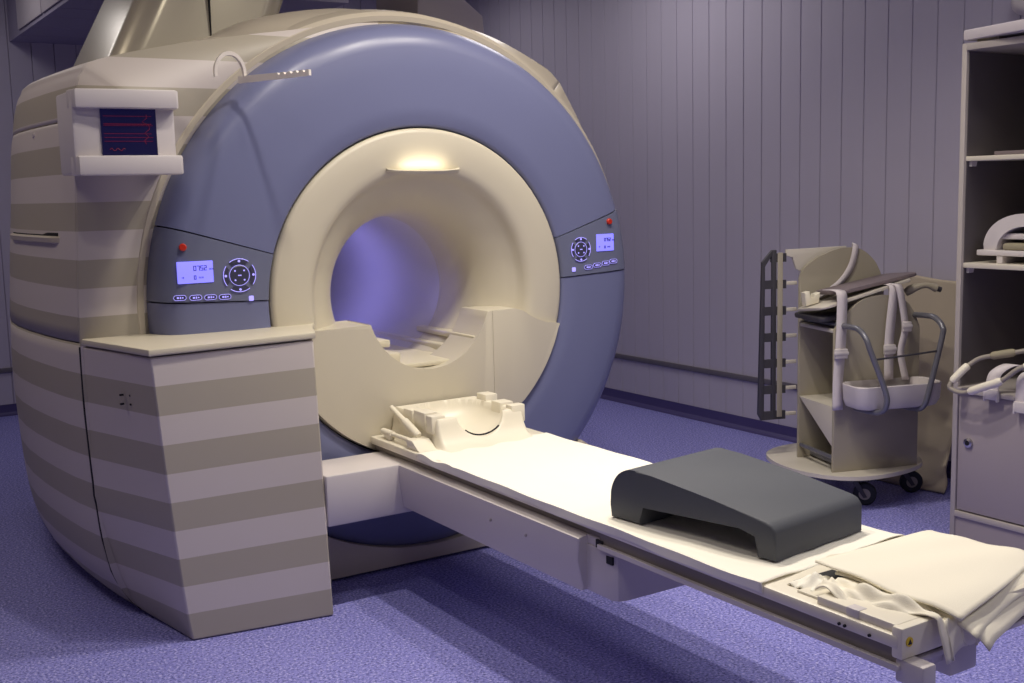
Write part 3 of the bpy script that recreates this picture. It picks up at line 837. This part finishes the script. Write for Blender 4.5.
# ------------------------------------------------------------------ storage cabinet at the right
cab = thing('storage_cabinet', 'tall grey open-shelved storage cabinet at the right edge', 'cabinet', (2.15, -1.5, 0))
F, B, Y1, Y0 = 1.87, 2.40, -1.008, -1.98
obj('side_panel', MB().box((F, Y1-.022, 0), (B, Y1, 1.985), bev=.002), M['cab_edge'], cab)
obj('side_panel', MB().box((F, Y0, 0), (B, Y0+.022, 1.985), bev=.002), M['cab_edge'], cab)
obj('back_panel', MB().box((B-.012, Y0+.02, .02), (B, Y1-.02, 1.98)), M['cab_shade'], cab)
obj('side_shade_sheet', MB().box((F+.014, Y1-.0245, .63), (B-.01, Y1-.0215, 1.955)), M['cab_shade'], cab)  # thin sheet added to paint interior shade onto the side panel
obj('top_panel', MB().box((F-.002, Y0+.02, 1.958), (B, Y1-.02, 1.985), bev=.002), M['cab_edge'], cab)
obj('shelf', MB().box((F+.012, Y0+.021, 1.530), (B-.01, Y1-.021, 1.549), bev=.003), M['board_edge'], cab)
obj('shelf', MB().box((F+.012, Y0+.021, 1.108), (B-.01, Y1-.021, 1.128), bev=.003), M['board_edge'], cab)
for z in (1.527, 1.105):
    obj('shelf_peg', MB().prism([(Y1-.021, z+.002), (Y1-.040, z+.002), (Y1-.036, z-.018), (Y1-.026, z-.018)], 'x', F+.03, F+.06), M['white'], cab)
obj('worktop', MB().box((F-.006, Y0+.021, .603), (B-.01, Y1-.021, .625), bev=.003), M['cab_edge'], cab)
door = obj('door', MB().box((F+.006, -1.58, .116), (F+.024, Y1-.026, .600), bev=.002), M['cab'], cab)
lk = MB(); lk.mi = 0
def rx(x, r): return [(x, -1.084+r*math.cos(2*PI*k/24), .402+r*math.sin(2*PI*k/24)) for k in range(24)]
lk.loft([rx(F+.006,.019), rx(F-.004,.019), rx(F-.006,.015)])
lk.mi = 1; lk.loft([rx(F-.0055,.010), rx(F-.0072,.010)])
obj('lock', lk, [M['chrome'], M['black']], door)
obj('door', MB().box((F+.006, Y0+.03, .116), (F+.024, -1.586, .600), bev=.002), M['cab'], cab)
obj('bottom_rail', MB().box((F-.002, Y0+.021, .086), (B-.02, Y1-.021, .110), bev=.003), M['cab_edge'], cab)
obj('kick_board', MB().box((F+.008, Y0+.021, 0), (F+.03, Y1-.021, .088)), M['cab'], cab)
# board lying on the cabinet top
cb_ = thing('white_board', 'white packing board lying skewed on top of the tall cabinet', 'board', (1.88, -1.0, 1.985), math.radians(-4))
obj('panel', MB().prism([(-.006,-.012),(-.09,-.62),(.36,-.64),(.42,-.02)], 'z', .012, .052, bev=.005), M['duct'], cb_, **Lc)
obj('batten', MB().box((.012,-.16,0.0005), (.06,-.06,.0125), bev=.003), M['khaki'], cb_, **Lc)
obj('batten', MB().box((.30,-.55,0.0005), (.34,-.06,.0125), bev=.003), M['khaki'], cb_, **Lc)
# binders on the upper shelf
tag(obj('folder', MB().box((1.96,-1.56,1.549), (2.20,-1.10,1.566), bev=.003), M['wine'], loc=(2.1,-1.3,1.549)), 'flat dull mauve folder lying on the upper cabinet shelf', 'folder')
tag(obj('folder', MB().box((1.99,-1.60,1.5662), (2.22,-1.24,1.590), bev=.003), M['teal'], loc=(2.1,-1.4,1.566)), 'dark blue folder on top of the mauve folder', 'folder')
# arched coil on the middle shelf
ac = thing('arched_coil', 'white arched coil housing on feet on the middle cabinet shelf', 'coil', (2.0, -1.26, 1.128))
oa = [(-1.26+.176*math.cos(a), 1.178+.145*math.sin(a)**.85) for a in [PI*k/28 for k in range(29)]]
ia = [(-1.26+.118*math.cos(a), 1.178+.095*math.sin(a)) for a in [PI*k/28 for k in range(29)]]
sh = MB().prism(oa + list(reversed(ia)), 'x', 1.93, 2.12, bev=.006)
obj('arch_shell', sh, M['white'], ac)
fb = MB().box((1.915,-1.455,1.158), (2.13,-1.065,1.180), bev=.004)
obj('base_plate', fb, M['white'], ac)
for y in (-1.165, -1.30, -1.41): obj('foot', MB().box((1.92, y-.013, 1.1282), (2.12, y+.013, 1.160), bev=.002), M['white'], ac)
obj('cross_band', MB().box((1.945,-1.37,1.222), (2.10,-1.15,1.245), bev=.004), M['white'], ac)
obj('inner_pad', MB().box((1.925,-1.35,1.181), (2.09,-1.17,1.208), bev=.010), M['khaki'], ac)

# coil loop with sleeves lying over the worktop edge
cl_ = thing('loop_coil', 'pale flexible loop coil with thick cream sleeves, drooping from the cabinet worktop', 'loop coil', (1.85, -1.2, .625))
loop = catmull([(1.835, -1.073, 0.7), (1.8, -1.043, 0.643), (1.8, -1.063, 0.623), (1.8, -1.113, 0.621), (1.8, -1.196, 0.655), (1.81, -1.267, 0.688), (1.83, -1.346, 0.75), (1.88, -1.468, 0.775), (1.98, -1.528, 0.765), (2.03, -1.448, 0.78), (1.97, -1.328, 0.8), (1.92, -1.248, 0.785), (1.895, -1.178, 0.768), (1.88, -1.123, 0.752), (1.86, -1.093, 0.728)], 8, closed=True)
obj('loop_tube', MB().tube(loop, .0095, 12, closed=True), M['cable'], cl_)
N = len(loop)
def sleeve(i0, i1, r, m):
    pts = [loop[(i0+k) % N] for k in range(i1-i0+1)]; n = len(pts)
    rr = [r*(.72 if k in (0, n-1) else 1) for k in range(n)]
    obj('sleeve', MB().tube(pts, rr, 14), m, cl_)
sleeve(-6, 6, .0155, M['ivory']); sleeve(26, 40, .0165, M['ivory']); sleeve(88, 98, .016, M['khaki']); sleeve(48, 58, .016, M['ivory'])
def strap_w(label, pts, w, clip):
    root = thing('clip_strap', label, 'strap', (pts[-1][0], pts[-1][1], pts[-1][2]))
    P = catmull(pts, 6); wd = Vector((0, 1, 0))*w/2
    obj('webbing', MB().loft([[p-wd, p+wd] for p in P], closed=False), M['webbing'], root, solid=.003, angle=60)
    x, y, z = clip
    b = MB().box((x-.006, y-w*.55, z-.03), (x+.006, y+w*.55, z+.012), bev=.003)
    for s in (-1, 1): b.box((x-.008, y+s*w*.5-.004, z-.036), (x+.008, y+s*w*.5+.004, z+.006), bev=.002)
    obj('clip', b, M['white'], root)
strap_w('white clip strap hanging over the worktop edge, nearer the cabinet lock', [(2.02,-1.33,.640),(1.95,-1.29,.715),(1.90,-1.25,.740),(1.862,-1.215,.715),(1.852,-1.20,.68),(1.850,-1.197,.62)], .055, (1.848,-1.197,.628))
strap_w('white clip strap hanging over the worktop at the photo right edge', [(2.05,-1.42,.640),(1.95,-1.40,.700),(1.88,-1.36,.725),(1.853,-1.335,.70),(1.850,-1.33,.64),(1.850,-1.33,.585)], .060, (1.848,-1.33,.595))
# round fitting on the wall above
wf = MB()
wf.loft([[(XR-d, -.735+r*math.cos(2*PI*k/24), 2.235+r*math.sin(2*PI*k/24)) for k in range(24)] for d, r in ((0,.055),(.02,.055),(.04,.048),(.055,.03),(.06,.012))])
tag(obj('wall_fitting', wf, M['white'], loc=(XR,-.735,2.235)), 'round white domed fitting on the wall above the cabinet', 'wall fitting')

# ------------------------------------------------------------------ lights
def area(name, loc, rot, sx, sy, power, col=(1,1,1), spread=180, shape='RECTANGLE'):
    l = bpy.data.lights.new(name, 'AREA'); l.shape = shape; l.size = sx
    if shape == 'RECTANGLE': l.size_y = sy
    l.energy = power; l.color = col; l.spread = math.radians(spread)
    o = bpy.data.objects.new(name, l); COL.objects.link(o); o.location = loc; o.rotation_euler = [math.radians(a) for a in rot]
    return o
WARM = (1.0, .92, .80)
for x, y, p in ((-1.6, -1.6, 4), (-.6, -.95, 10), (.12, -.95, 14), (.62, -.95, 14), (.1, -1.9, 8)):
    area('downlight', (x, y, ZC-.02), (0, 0, 0), .10, .10, p, WARM, 135, 'DISK')
for x, y, p in ((1.2, -4.0, 18), (-1.4, -4.6, 9), (1.75, -1.6, 7), (1.75, 1.4, 12), (1.7, 3.3, 6), (-2.4, .5, 11), (-1.5, 3.4, 7)):
    area('fill_light', (x, y, ZC-.02), (0, 0, 0), .6, .6, p, (1, .95, .94) if x > -2 else (1, .88, .74), 170)  # unseen fill lights added under the ceiling to brighten walls and covers
area('lamp', (0, -.044, 1.553), (118, 0, 0), .17, .012, .10, (1, .9, .7), 180)
area('bore_lamp', (-.16, 1.05, 1.12), (0, -75, 0), .5, .1, 1.6, (.30, .28, 1), 180)

w = bpy.data.worlds.new('room'); S.world = w; w.use_nodes = True
w.node_tree.nodes['Background'].inputs[0].default_value = (.5, .48, .6, 1); w.node_tree.nodes['Background'].inputs[1].default_value = .05

# ------------------------------------------------------------------ camera
yaw, pitch, roll, fpx = 0.569102523, 0.131867109, -0.0247799037, 1141.21
f = Vector((math.sin(yaw)*math.cos(pitch), math.cos(yaw)*math.cos(pitch), -math.sin(pitch)))
r0 = Vector((math.cos(yaw), -math.sin(yaw), 0)); u0 = r0.cross(f)
r = r0*math.cos(roll) + u0*math.sin(roll); u = u0*math.cos(roll) - r0*math.sin(roll)
cd = bpy.data.cameras.new('camera'); cam = bpy.data.objects.new('camera', cd); COL.objects.link(cam)
cam.matrix_world = Matrix(((r.x, u.x, -f.x, -2.108), (r.y, u.y, -f.y, -3.9), (r.z, u.z, -f.z, 1.46094), (0,0,0,1)))
cd.sensor_width = 36; cd.lens = fpx*36/1024; cd.clip_start = .05
S.camera = cam
S.view_settings.view_transform = 'Standard'; S.view_settings.look = 'None'
S.view_settings.exposure = .12; S.view_settings.gamma = 1; S.view_settings.use_curve_mapping = False
